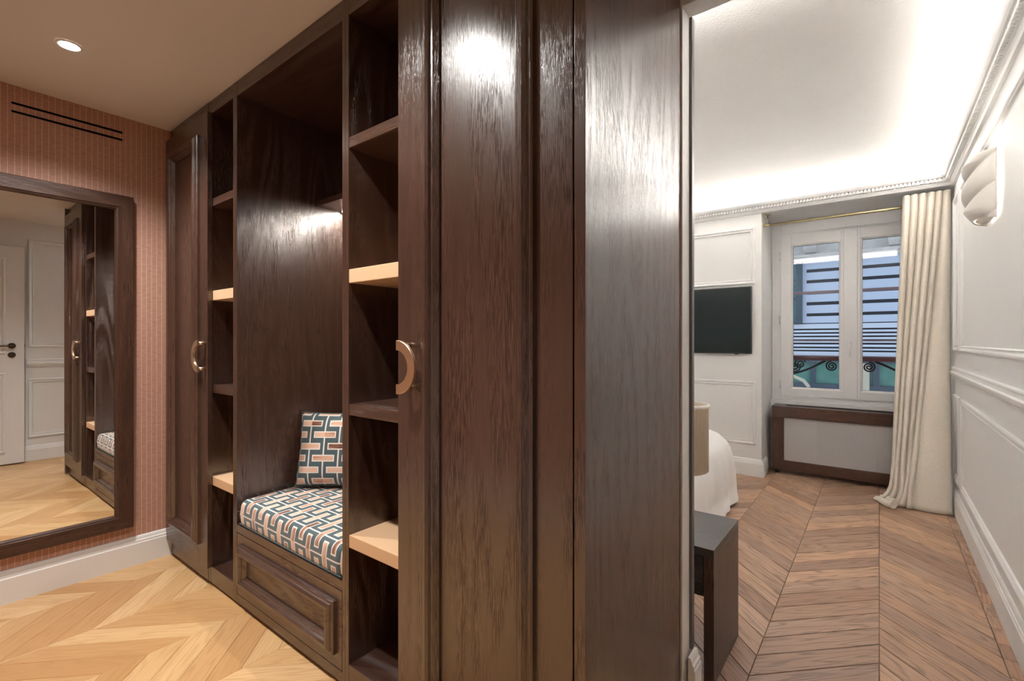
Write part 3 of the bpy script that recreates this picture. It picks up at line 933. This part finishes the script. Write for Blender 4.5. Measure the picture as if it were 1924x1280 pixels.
# ================================================================== BEDROOM
# ---- window
wn = root('window_1', (-0.19, 4.82, 0.585), 'white double casement window with turn handle', kind='structure')
WX0, WX1, WZ0, WZ1 = XN + 0.002, 0.398, 0.587, 2.163
YF = 4.80
def bar(n, x0, x1, z0, z1, y0, y1, par, bev=0.003): return box(n, x0, x1, y0, y1, z0, z1, 'pvc', par, bev)
for nm, a in (('frame_jamb', (WX0, -0.6882, WZ0, WZ1)), ('frame_jamb', (0.3082, WX1, WZ0, WZ1)), ('frame_head', (-0.6880, 0.3080, 2.0565, WZ1)), ('frame_sill', (-0.6880, 0.3080, WZ0, 0.6338))):
    bar(nm, a[0], a[1], a[2], a[3], YF, YF + 0.07, wn)
box('sill_ledge', WX0, WX1, 4.745, YF - 0.0005, 0.5865, 0.600, 'pvc', wn, 0.003)
def sash(x0, x1, sl, sr):
    s = root('sash', (x0, YF, 0.63)); s.parent = wn; s.location = Vector((x0, YF, 0.63)) - origin_of(wn)
    z0, z1 = 0.634, 2.0563
    gx0, gx1, gz0, gz1 = x0 + sl, x1 - sr, 0.700, 1.955
    box('stile', x0, gx0, YF - 0.018, YF + 0.05, z0, z1, 'pvc', s, 0.003)
    box('stile', gx1, x1, YF - 0.018, YF + 0.05, z0, z1, 'pvc', s, 0.003)
    box('rail', gx0, gx1, YF - 0.0178, YF + 0.05, z0, gz0, 'pvc', s, 0.002)
    box('rail', gx0, gx1, YF - 0.0178, YF + 0.05, gz1, z1, 'pvc', s, 0.002)
    ring_frame('glazing_bead', gx0, gx1, gz0, gz1, [(-0.001, 0.006), (0.0, 0.016), (0.014, 0.006), (0.014, -0.01), (-0.001, -0.01)], lambda a, b, h: (a, YF - h, b), 'pvc', s)
    ring_frame('seal', gx0, gx1, gz0, gz1, [(0.012, 0.0), (0.0155, 0.0), (0.0155, -0.012), (0.012, -0.012)], lambda a, b, h: (a, YF - h, b), 'black', s)
    box('pane', gx0 + 0.002, gx1 - 0.002, YF + 0.012, YF + 0.016, gz0 + 0.002, gz1 - 0.002, 'glass', s, 0)
    return s
sA = sash(-0.688, -0.232, 0.078, 0.018)
sB = sash(-0.140, 0.308, 0.018, 0.078)
box('meeting_stile', -0.2318, -0.1402, YF - 0.028, YF + 0.045, 0.634, 2.0563, 'pvc', wn, 0.004)
hn = root('handle', (-0.188, YF - 0.03, 1.07)); hn.parent = wn; hn.location = Vector((-0.188, YF - 0.03, 1.07)) - origin_of(wn)
box('plate', -0.202, -0.174, YF - 0.036, YF - 0.0285, 1.045, 1.115, 'pvc', hn, 0.004)
tube('lever', [(-0.188, YF - 0.036, 1.10), (-0.188, YF - 0.062, 1.10), (-0.188, YF - 0.068, 1.092), (-0.188, YF - 0.068, 0.985)], [0.009, 0.009, 0.009, 0.007], 'pvc', hn, 12)
for z in (1.86, 1.30, 0.73):
    tube('hinge', [(-0.695, YF - 0.022, z - 0.035), (-0.695, YF - 0.022, z + 0.035)], 0.0075, 'pvc', wn, 12)

# ---- curtain pole
cp = root('curtain_pole', (-0.2, 4.40, ZN), 'slim aged brass curtain pole hung from the niche soffit', 'curtain pole')
tube('pole', [(-0.765 + 0.004, 4.40, 2.072), (0.392, 4.40, 2.072)], 0.0095, 'brass_dull', cp, 16)
tube('end_cap', [(-0.7625, 4.40, 2.072), (-0.715, 4.40, 2.072)], 0.0125, 'brass_dull', cp, 16)
br = root('bracket', (-0.735, 4.40, 2.12)); br.parent = cp; br.location = Vector((-0.735, 4.40, 2.12)) - origin_of(cp)
tube('stem', [(-0.730, 4.40, 2.08), (-0.730, 4.40, ZN - 0.010)], 0.005, 'brass_dull', br, 12)
tube('flange', [(-0.730, 4.40, ZN - 0.012), (-0.730, 4.40, ZN - 0.0003)], 0.019, 'brass_dull', br, 20)

# ---- curtain
def curtain():
    c = root('curtain', (0.25, 4.3, 0), 'beige linen curtain gathered in the corner and puddling on the floor', 'curtain')
    top = [0.132, 0.176, 0.219, 0.263, 0.307, 0.345, 0.388]
    bot = [0.058, 0.074, 0.094, 0.120, 0.146, 0.178, 0.372]
    NF, per, NV = 6, 14, 70
    zt = 2.142
    verts, faces = [], []
    nu = NF * per + 1
    for j in range(NV + 1):
        v = j / NV
        e = v * v * (3 - 2 * v)
        s = v ** 1.15
        out = max(0.0, (v - 0.35) / 0.65) ** 1.5
        for i in range(nu):
            f = i / per
            k = min(int(f), NF - 1); t = f - k
            a = top[k] + (top[k + 1] - top[k]) * t
            b = bot[k] + (bot[k + 1] - bot[k]) * t
            x = a + (b - a) * s
            # pipe-shaped folds: bulge to the room, sharp valleys behind
            wdt = (top[k + 1] - top[k]) * (1 - s) + (bot[k + 1] - bot[k]) * s
            amp = 0.030 + 0.016 * (1 - s) if k < 5 else 0.045 - 0.020 * s
            sh = abs(math.sin(math.pi * t)) ** (0.55 if k < 5 else 0.45)
            y = 4.388 - 0.265 * out - amp * sh - (0.010 * math.sin(k * 2.1 + v * 5) * v)
            z = zt * (1 - v) + 0.006 * v
            # pinched header line
            if 0.03 < v < 0.05: y -= 0.004
            if v > 0.80:
                q = (v - 0.80) / 0.20
                x += 0.010 * math.sin(18 * v + k * 1.7) * q * (1 if k < 5 else 0.15)
                y += 0.008 * math.sin(24 * v + k * 2.3) * q * (1 if k < 5 else 0.2)
            if v > 0.93 and k < 4:
                q = ((v - 0.93) / 0.07)
                w_ = (1 - f / 4.0)
                x -= 0.085 * q * q * w_
                y += 0.09 * q * q * w_ * w_
                z = z * (1 - 0.4 * q * w_) + 0.004
            verts.append((min(x, 0.383), y, max(z, 0.004)))
    for j in range(NV):
        for i in range(nu - 1):
            faces.append((j * nu + i, j * nu + i + 1, (j + 1) * nu + i + 1, (j + 1) * nu + i))
    o = mesh('fabric', verts, faces, 'curtain', c, True)
    so = o.modifiers.new('thickness', 'SOLIDIFY'); so.thickness = 0.004; so.offset = 0
    # puddled hem folds
    for n_, pts, r in (('hem_fold', [(0.075, 4.03, 0.030), (0.050, 4.06, 0.026), (0.020, 4.12, 0.022), (-0.005, 4.19, 0.017), (-0.020, 4.235, 0.010)], [0.024, 0.026, 0.022, 0.018, 0.008]),
                       ('hem_fold', [(0.085, 4.10, 0.030), (0.055, 4.15, 0.030), (0.030, 4.20, 0.026), (0.012, 4.25, 0.020)], [0.022, 0.026, 0.022, 0.012])):
        tube(n_, pts, r, 'curtain', c, 14)
curtain()

# ---- radiator cover
rc = root('radiator_cover', (-0.2, 4.62, 0.0), 'dark wood radiator cover with perforated metal front under the window', 'radiator cover')
RX0, RX1, RY0, RY1, RZ0, RZ1 = -0.722, 0.360, 4.535, 4.735, 0.035, 0.568
for nm, a in (('rail', (RX0, RX1, 0.475, RZ1)), ('rail', (RX0, RX1, RZ0, 0.118))):
    box(nm, a[0], a[1], RY0, RY0 + 0.022, a[2], a[3], 'satin_x', rc, 0.0015)
box('stile', RX0, -0.632, RY0, RY0 + 0.022, 0.1182, 0.4748, 'satin_z', rc, 0.001)
box('stile', 0.275, RX1, RY0, RY0 + 0.022, 0.1182, 0.4748, 'satin_z', rc, 0.001)
box('side_panel', RX0, RX0 + 0.02, RY0 + 0.0222, RY1, RZ0, RZ1 - 0.0222, 'satin_z', rc, 0.001)
box('side_panel', RX1 - 0.02, RX1, RY0 + 0.0222, RY1, RZ0, RZ1 - 0.0222, 'satin_z', rc, 0.001)
box('top_board', RX0, RX1, RY0 + 0.0222, RY0 + 0.075, RZ1 - 0.022, RZ1, 'console_x', rc, 0.001)
box('top_board', RX0, RX1, RY1 - 0.05, RY1, RZ1 - 0.022, RZ1, 'console_x', rc, 0.001)
box('top_board', RX0, RX0 + 0.09, RY0 + 0.0752, RY1 - 0.0502, RZ1 - 0.022, RZ1, 'console_x', rc, 0.001)
bmx = bmesh.new()
x = RX0 + 0.095
while x < RX1 - 0.01:
    add_box(bmx, x, x + 0.004, RY0 + 0.0755, RY1 - 0.0505, RZ1 - 0.024, RZ1 - 0.010); x += 0.012
tag(bm_obj('top_grille', bmx, 'iron', rc), kind='stuff')
mesh('perforated_sheet', [(-0.633, RY0 + 0.016, 0.117), (0.276, RY0 + 0.016, 0.117), (0.276, RY0 + 0.016, 0.476), (-0.633, RY0 + 0.016, 0.476)], [(0, 1, 2, 3)], 'mesh', rc)
box('foot', RX0 + 0.02, RX0 + 0.05, RY0 + 0.03, RY0 + 0.06, 0.0, RZ0 + 0.004, 'black', rc, 0)
box('foot', RX1 - 0.05, RX1 - 0.02, RY0 + 0.03, RY0 + 0.06, 0.0, RZ0 + 0.004, 'black', rc, 0)
rd = root('radiator', (-0.15, 4.65, 0.07), 'white panel radiator behind the perforated sheet', 'radiator')
box('panel', -0.405, -0.045 + 0.03, 4.60, 4.612, 0.08, 0.50, 'radiator_white', rd, 0.004)
box('rear_panel', -0.405, -0.045 + 0.03, 4.66, 4.675, 0.08, 0.50, 'radiator_white', rd, 0.004)
box('bracket', -0.33, -0.28, 4.6755, 4.738, 0.20, 0.40, 'radiator_white', rd, 0.001)
box('fin_block', -0.39, -0.03, 4.6122, 4.6598, 0.11, 0.47, 'radiator_white', rd, 0.001)

# ---- television
tv = root('television', (-1.35, YW - 0.03, 1.28), 'black flat screen television on the white panelled wall', 'television')
box('case', -1.86, -0.828, YW - 0.045, YW - 0.018, 1.010, 1.566, 'tv_case', tv, 0.003)
box('wall_bracket', -1.5, -1.2, YW - 0.0178, YW - 0.0002, 1.15, 1.43, 'tv_case', tv, 0)
box('screen', -1.853, -0.835, YW - 0.0462, YW - 0.0452, 1.020, 1.560, 'screen', tv, 0)
box('sensor_bar', -0.96, -0.93, YW - 0.042, YW - 0.030, 1.004, 1.0098, 'tv_case', tv, 0.001)

# ---- plaster sconce
def sconce(org, tdir, ndir, label, glow):
    """org: point on the wall at mid height; tdir: along the wall; ndir: into the room"""
    og, td, nd = Vector(org), Vector(tdir), Vector(ndir)
    s = root('wall_sconce', org, label, 'wall lamp')
    P3 = lambda t, d, z: og + td * t + nd * d + Vector((0, 0, z))
    R, hh = 0.112, 0.145
    NT, NZ = 48, 110
    verts, faces = [], []
    for j in range(NZ + 1):
        v = j / NZ
        for i in range(NT + 1):
            th = math.pi * i / NT
            ph = ((v + 0.48 * (i / NT) - 0.54) / 0.42) % 1.0
            lobe = max(0.0, math.sin(math.pi * min(1.0, ph * 1.02) ** 0.75)) ** 0.6
            prof = 0.60 + 0.40 * lobe
            endt = min(1.0, 0.62 + v * 2.6) * min(1.0, 0.78 + (1 - v) * 2.0)
            t = -math.cos(th) * R * (0.92 + 0.08 * lobe)
            d = 0.013 + math.sin(th) ** 0.8 * 0.098 * prof * endt
            verts.append(P3(t, d, -hh + 2 * hh * v + 0.020 * math.sin(th) * (0.5 - v)))
    n = NT + 1
    for j in range(NZ):
        for i in range(NT):
            faces.append((j * n + i, j * n + i + 1, (j + 1) * n + i + 1, (j + 1) * n + i))
    o = mesh('shell', verts, faces, 'plaster', s, True)
    so = o.modifiers.new('thickness', 'SOLIDIFY'); so.thickness = 0.006; so.offset = -1
    # closed floor of the shell
    base = [P3(-math.cos(math.pi * i / NT) * R * 0.95, 0.013 + math.sin(math.pi * i / NT) ** 0.8 * 0.050, -hh + 0.012) for i in range(NT + 1)]
    mesh('shell_floor', base, [tuple(range(NT + 1))], 'plaster', s)
    a, b = P3(-0.04, 0.0005, -0.08), P3(0.04, 0.012, 0.08)
    box('back_plate', min(a.x, b.x), max(a.x, b.x), min(a.y, b.y), max(a.y, b.y), a.z, b.z, 'white', s, 0.001)
    lathe('bulb', [(0.0005, -0.03), (0.014, -0.025), (0.018, 0.0), (0.014, 0.025), (0.0005, 0.03)], P3(0, 0.042, 0.02), 'lens', s, 16)
    ld = bpy.data.lights.new('sconce_glow', 'POINT'); ld.energy = glow; ld.color = (1.0, 0.92, 0.80); ld.shadow_soft_size = 0.02
    lo = bpy.data.objects.new('sconce_glow', ld); col.objects.link(lo); lo.parent = s
    lo.location = P3(0, 0.045, 0.08) - og
sconce((XR, 2.90, 1.78), (0, 1, 0), (-1, 0, 0), 'white plaster twisted shell wall sconce glowing on the panelled bedroom wall beside the curtain', P_SCONCE)

# ---- bedside console
bc = root('console_table', (-0.7, 1.78, 0), 'low dark wood console with waterfall sides inside the bedroom doorway', 'console')
CX0, CX1, CY0, CY1, CZ = -1.02, -0.423, 1.615, 1.953, 0.44
box('top', CX0, CX1, CY0, CY1, CZ - 0.028, CZ, 'console_x', bc, 0.0012)
box('side_panel', CX1 - 0.032, CX1, CY0 + 0.0005, CY1, 0.0, CZ - 0.0282, 'console_z', bc, 0.0012)
box('side_panel', CX0, CX0 + 0.032, CY0 + 0.0005, CY1, 0.0, CZ - 0.0282, 'console_z', bc, 0.0012)
dw = root('drawer', (-0.7, CY0, 0.29)); dw.parent = bc; dw.location = Vector((-0.7, CY0, 0.29)) - origin_of(bc)
box('front', CX0 + 0.036, CX1 - 0.036, CY0 + 0.004, CY0 + 0.022, 0.290, CZ - 0.031, 'console_x', dw, 0.001)
boxes('box', [(CX0 + 0.036, CX1 - 0.036, CY0 + 0.0222, CY1 - 0.01, 0.292, CZ - 0.031)], 'console_x', dw)
box('bottom_edge', CX0 + 0.0325, CX1 - 0.0325, CY0 + 0.002, CY1 - 0.01, 0.280, 0.2898, 'console_x', bc, 0.001)

# ---- fluted lamp on the console
lp = root('table_lamp', (-0.602, 1.80, CZ), 'table lamp with a ribbed cream drum shade on the console', 'lamp')
lathe('base', [(0.0005, 0.0), (0.048, 0.0), (0.050, 0.012), (0.030, 0.022), (0.016, 0.06), (0.014, 0.20), (0.012, 0.24), (0.0005, 0.24)], (-0.602, 1.80, CZ + 0.0005), 'plaster', lp, 32)
lathe('shade', [(0.104, 0.197), (0.108, 0.199), (0.108, 0.425), (0.111, 0.430), (0.111, 0.441), (0.107, 0.443), (0.104, 0.437), (0.104, 0.199)], (-0.602, 1.80, CZ), 'shade', lp, 240, lambda a: 1.0 + 0.013 * abs(math.sin(a * 24)))
lathe('top_rim', [(0.1125, 0.436), (0.1125, 0.444), (0.106, 0.446), (0.1055, 0.436)], (-0.602, 1.80, CZ), 'plaster', lp, 64)

# ---- bed
def bed():
    b = root('bed', (-1.7, 2.95, 0), 'bed under a white bedspread that hangs to the floor', 'bed')
    x0, x1, y0, y1 = -2.80, -0.770, 2.12, 3.66
    levels = [(0.022, 0.0), (0.055, 0.002), (0.058, 0.006), (0.14, 0.008), (0.22, 0.010), (0.31, 0.020), (0.38, 0.034), (0.43, 0.058), (0.472, 0.10), (0.500, 0.16), (0.518, 0.24), (0.530, 0.36), (0.536, 0.52)]
    rs = random.Random(5)
    verts, faces = [], []
    n = 0
    for (z, ins) in levels:
        rad = 0.17 if ins < 0.3 else 0.12
        ax0, ax1, ay0, ay1 = x0 + ins, x1 - ins, y0 + ins * 0.6, y1 - ins * 0.6
        ring = []
        for (cx, cy, a0) in ((ax1 - rad, ay1 - rad, 0), (ax0 + rad, ay1 - rad, 90), (ax0 + rad, ay0 + rad, 180), (ax1 - rad, ay0 + rad, 270)):
            for k in range(13):
                a = math.radians(a0 + 90 * k / 12)
                ring.append(Vector((cx + rad * math.cos(a), cy + rad * math.sin(a), z)))
        # resample straight edges
        res = []
        for i in range(len(ring)):
            p, q = ring[i], ring[(i + 1) % len(ring)]
            m = max(1, int((q - p).length / 0.07)) if (q - p).length > 0.3 else 1
            m = {True: 22, False: 1}[(q - p).length > 0.3]
            for k in range(m): res.append(p.lerp(q, k / m))
        wob = max(0.0, 1 - z / 0.45)
        for i, p in enumerate(res):
            c = Vector(((x0 + x1) / 2, (y0 + y1) / 2, z))
            d = (p - c); d.z = 0; d.normalize()
            verts.append(p + d * wob * (0.016 * math.sin(i * 0.83) + 0.010 * math.sin(i * 1.9 + 1)) + Vector((0, 0, (0.006 * math.sin(i * 0.5) if z < 0.06 else 0))))
        n = len(res)
    for j in range(len(levels) - 1):
        for i in range(n):
            faces.append((j * n + i, j * n + (i + 1) % n, (j + 1) * n + (i + 1) % n, (j + 1) * n + i))
    faces.append(tuple((len(levels) - 1) * n + i for i in range(n)))
    mesh('bedspread', verts, faces, 'linen_white', b, True)
    box('base', x0 + 0.12, x1 - 0.16, y0 + 0.12, y1 - 0.12, 0.0, 0.26, 'linen_white', b, 0.02)
    box('mattress', x0 + 0.14, x1 - 0.20, y0 + 0.14, y1 - 0.14, 0.2602, 0.46, 'linen_white', b, 0.04)
bed()

# ================================================================== OUTSIDE
# ---- balcony railing
rl = root('balcony_railing', (-0.2, 5.15, 0.4), 'oxblood window guard rail with black iron scrolls outside the window', 'railing')
box('top_rail', -1.2, 0.8, 5.13, 5.17, 0.937, 0.980, 'rail_red', rl, 0.010)
box('thin_bar', -1.2, 0.8, 5.143, 5.157, 1.547, 1.573, 'rail_rose', rl, 0.006)
box('thin_bar', -1.2, 0.8, 5.143, 5.157, 1.112, 1.126, 'rail_rose', rl, 0.004)
def spiral(cx, cz, r, turns, sgn, start):
    pts = []
    n = int(turns * 22)
    for i in range(n + 1):
        t = i / n
        a = start + sgn * turns * 2 * math.pi * t
        rr = r * (1 - 0.88 * t)
        pts.append((cx + rr * math.cos(a), 5.15, cz + rr * math.sin(a)))
    return pts
for cx, sgn in ((-0.338, 1), (-0.071, -1), (0.18, 1)):
    tube('scroll', spiral(cx, 0.889, 0.046, 2.2, sgn, math.pi / 2), 0.0065, 'iron', rl, 8)
for cx, cz, sgn in ((-0.585, 0.905, 1), (-0.63, 0.872, -1)):
    tube('scroll', spiral(cx, cz, 0.048, 2.0, sgn, 0.3), 0.0075, 'iron', rl, 8)
def arm(p0, p1, bow):
    pts = []
    for i in range(17):
        t = i / 16
        pts.append((p0[0] + (p1[0] - p0[0]) * t, 5.15, p0[1] + (p1[1] - p0[1]) * t + bow * math.sin(math.pi * t)))
    return pts
tube('scroll_arm', arm((-0.72, 0.79), (-0.385, 0.938), -0.022), 0.010, 'iron', rl, 8)
tube('scroll_arm', arm((-0.03, 0.938), (0.22, 0.79), 0.012), 0.010, 'iron', rl, 8)
box('bottom_rail', -1.2, 0.8, 5.14, 5.16, 0.60, 0.62, 'iron', rl, 0.002)
for x in (-0.95, 0.60):
    box('wall_stay', x, x + 0.02, 4.951, 5.1395, 0.60, 0.62, 'iron', rl, 0)
    box('post', x, x + 0.02, 5.141, 5.159, 0.6202, 1.58, 'iron', rl, 0)
# wicker chair back on the ledge opposite the lower left pane
# ---- facade opposite
bd = root('building', (0, 10.0, -3.0), 'pale blue slotted building front across the street', 'building')
FX0, FX1, FY = -5.0, 5.0, 10.0
box('wall', FX0, FX1, FY + 0.121, FY + 0.5, -3.0, 4.6, 'ext_dark', bd, 0)  # dark backing, shade painted into the slots and louvre gaps
# stone cornice with corbels
sweep('stone_cornice', [(0, 2.553), (0.10, 2.556), (0.12, 2.60), (0.20, 2.62), (0.22, 2.655), (0.05, 2.675), (0.05, 4.6), (0, 4.6)], FX0, FX1, lambda a, d, z: (a, FY + 0.12 - d, z), 'ext_stone', bd)
for k in range(-3, 4):
    cx = -0.975 + k * 1.19
    bm = bmesh.new()
    vs = []
    for (d, z, hw) in ((0.07, 2.672, 0.085), (0.13, 2.69, 0.09), (0.20, 2.76, 0.10), (0.25, 2.87, 0.11), (0.27, 2.95, 0.115), (0.0, 2.95, 0.115), (0.0, 2.672, 0.085)):
        vs.append([bm.verts.new((cx + s * hw, FY + 0.08 - d, z)) for s in (-1, -0.5, 0, 0.5, 1)])
    for i in range(len(vs)):
        j = (i + 1) % len(vs)
        for q in range(4): bm.faces.new((vs[i][q], vs[i][q + 1], vs[j][q + 1], vs[j][q]))
    bm.faces.new([v[0] for v in vs]); bm.faces.new([v[4] for v in vs])
    bm_obj('corbel', bm, 'ext_stone', bd)
# window column
wcol = root('window', (-1.4, FY, 1.4)); wcol.parent = bd; wcol.location = Vector((-1.4, FY, 1.4)) - origin_of(bd)
box('frame', -1.20, -1.105, FY - 0.02, FY + 0.119, 1.43, 2.55, 'ext_frame', wcol, 0)
box('pane', -2.2, -1.20, FY + 0.05, FY + 0.10, 1.43, 2.53, 'ext_teal', wcol, 0)
for z in (1.43, 1.86, 2.20): box('transom', -2.2, -1.2003, FY + 0.0, FY + 0.0495, z, z + 0.035, 'ext_frame', wcol, 0)
box('frame_head', -2.2, -1.2003, FY, FY + 0.119, 2.5303, 2.552, 'ext_frame', wcol, 0)
# slotted cladding boards
edges = [2.552, 2.405, 2.349, 2.211, 2.155, 2.010, 1.950, 1.813, 1.755, 1.610, 1.556, 1.434]
for i in range(0, len(edges), 2):
    box('cladding_board', -1.1045, FX1, FY + 0.095, FY + 0.119, edges[i + 1], edges[i], 'ext_panel', bd, 0.004)
box('cladding_stile', -1.1045, -1.045, FY + 0.090, FY + 0.118, 1.434, 2.551, 'ext_panel', bd, 0.003)
# louvres
zs = [1.418, 1.333, 1.305, 1.268, 1.240, 1.206, 1.178, 1.143, 1.110, 1.081, 1.050, 1.010, 0.980, 0.950, 0.922, 0.850]
for i in range(0, len(zs), 2):
    box('louvre', FX0, FX1, FY + 0.07, FY + 0.118, zs[i + 1], zs[i], 'ext_slat', bd, 0.006)
# shopfront below
box('fascia', FX0, FX1, FY - 0.01, FY + 0.118, 0.735, 0.83, 'ext_frame', bd, 0)
xs_ = -1.9
for k in range(6):
    box('shop_pane', xs_ + 0.1, xs_ + 0.92, FY + 0.05, FY + 0.10, 0.36, 0.733, 'ext_green', bd, 0)
    box('shop_pane', xs_ + 0.1, xs_ + 0.92, FY + 0.05, FY + 0.10, -0.6, 0.27, 'ext_green', bd, 0)
    box('mullion', xs_ + 0.92, xs_ + 1.0, FY - 0.01, FY + 0.118, -0.6, 0.734, 'ext_frame', bd, 0)
    xs_ += 0.90
box('transom', FX0, FX1, FY - 0.02, FY + 0.118, 0.271, 0.358, 'ext_frame', bd, 0)
box('cream_pier', -0.22, -0.13, FY - 0.03, FY - 0.0105, -0.6, 0.733, 'ext_cream', bd, 0)
# awning arc in front of the shop
tube('lamp_arm', [(-1.4, FY - 0.3, 0.50), (-1.2, FY - 0.3, 0.485), (-1.05, FY - 0.3, 0.42), (-0.98, FY - 0.3, 0.33), (-0.965, FY - 0.3, 0.2), (-0.965, FY - 0.02, -0.5)], 0.03, 'ext_cream', bd, 10)
st = tag(box('street', -12, 12, 5.6, 9.99, -3.2, -3.0, 'ext_stone', bevel=0), 'grey street between the buildings', kind='structure')
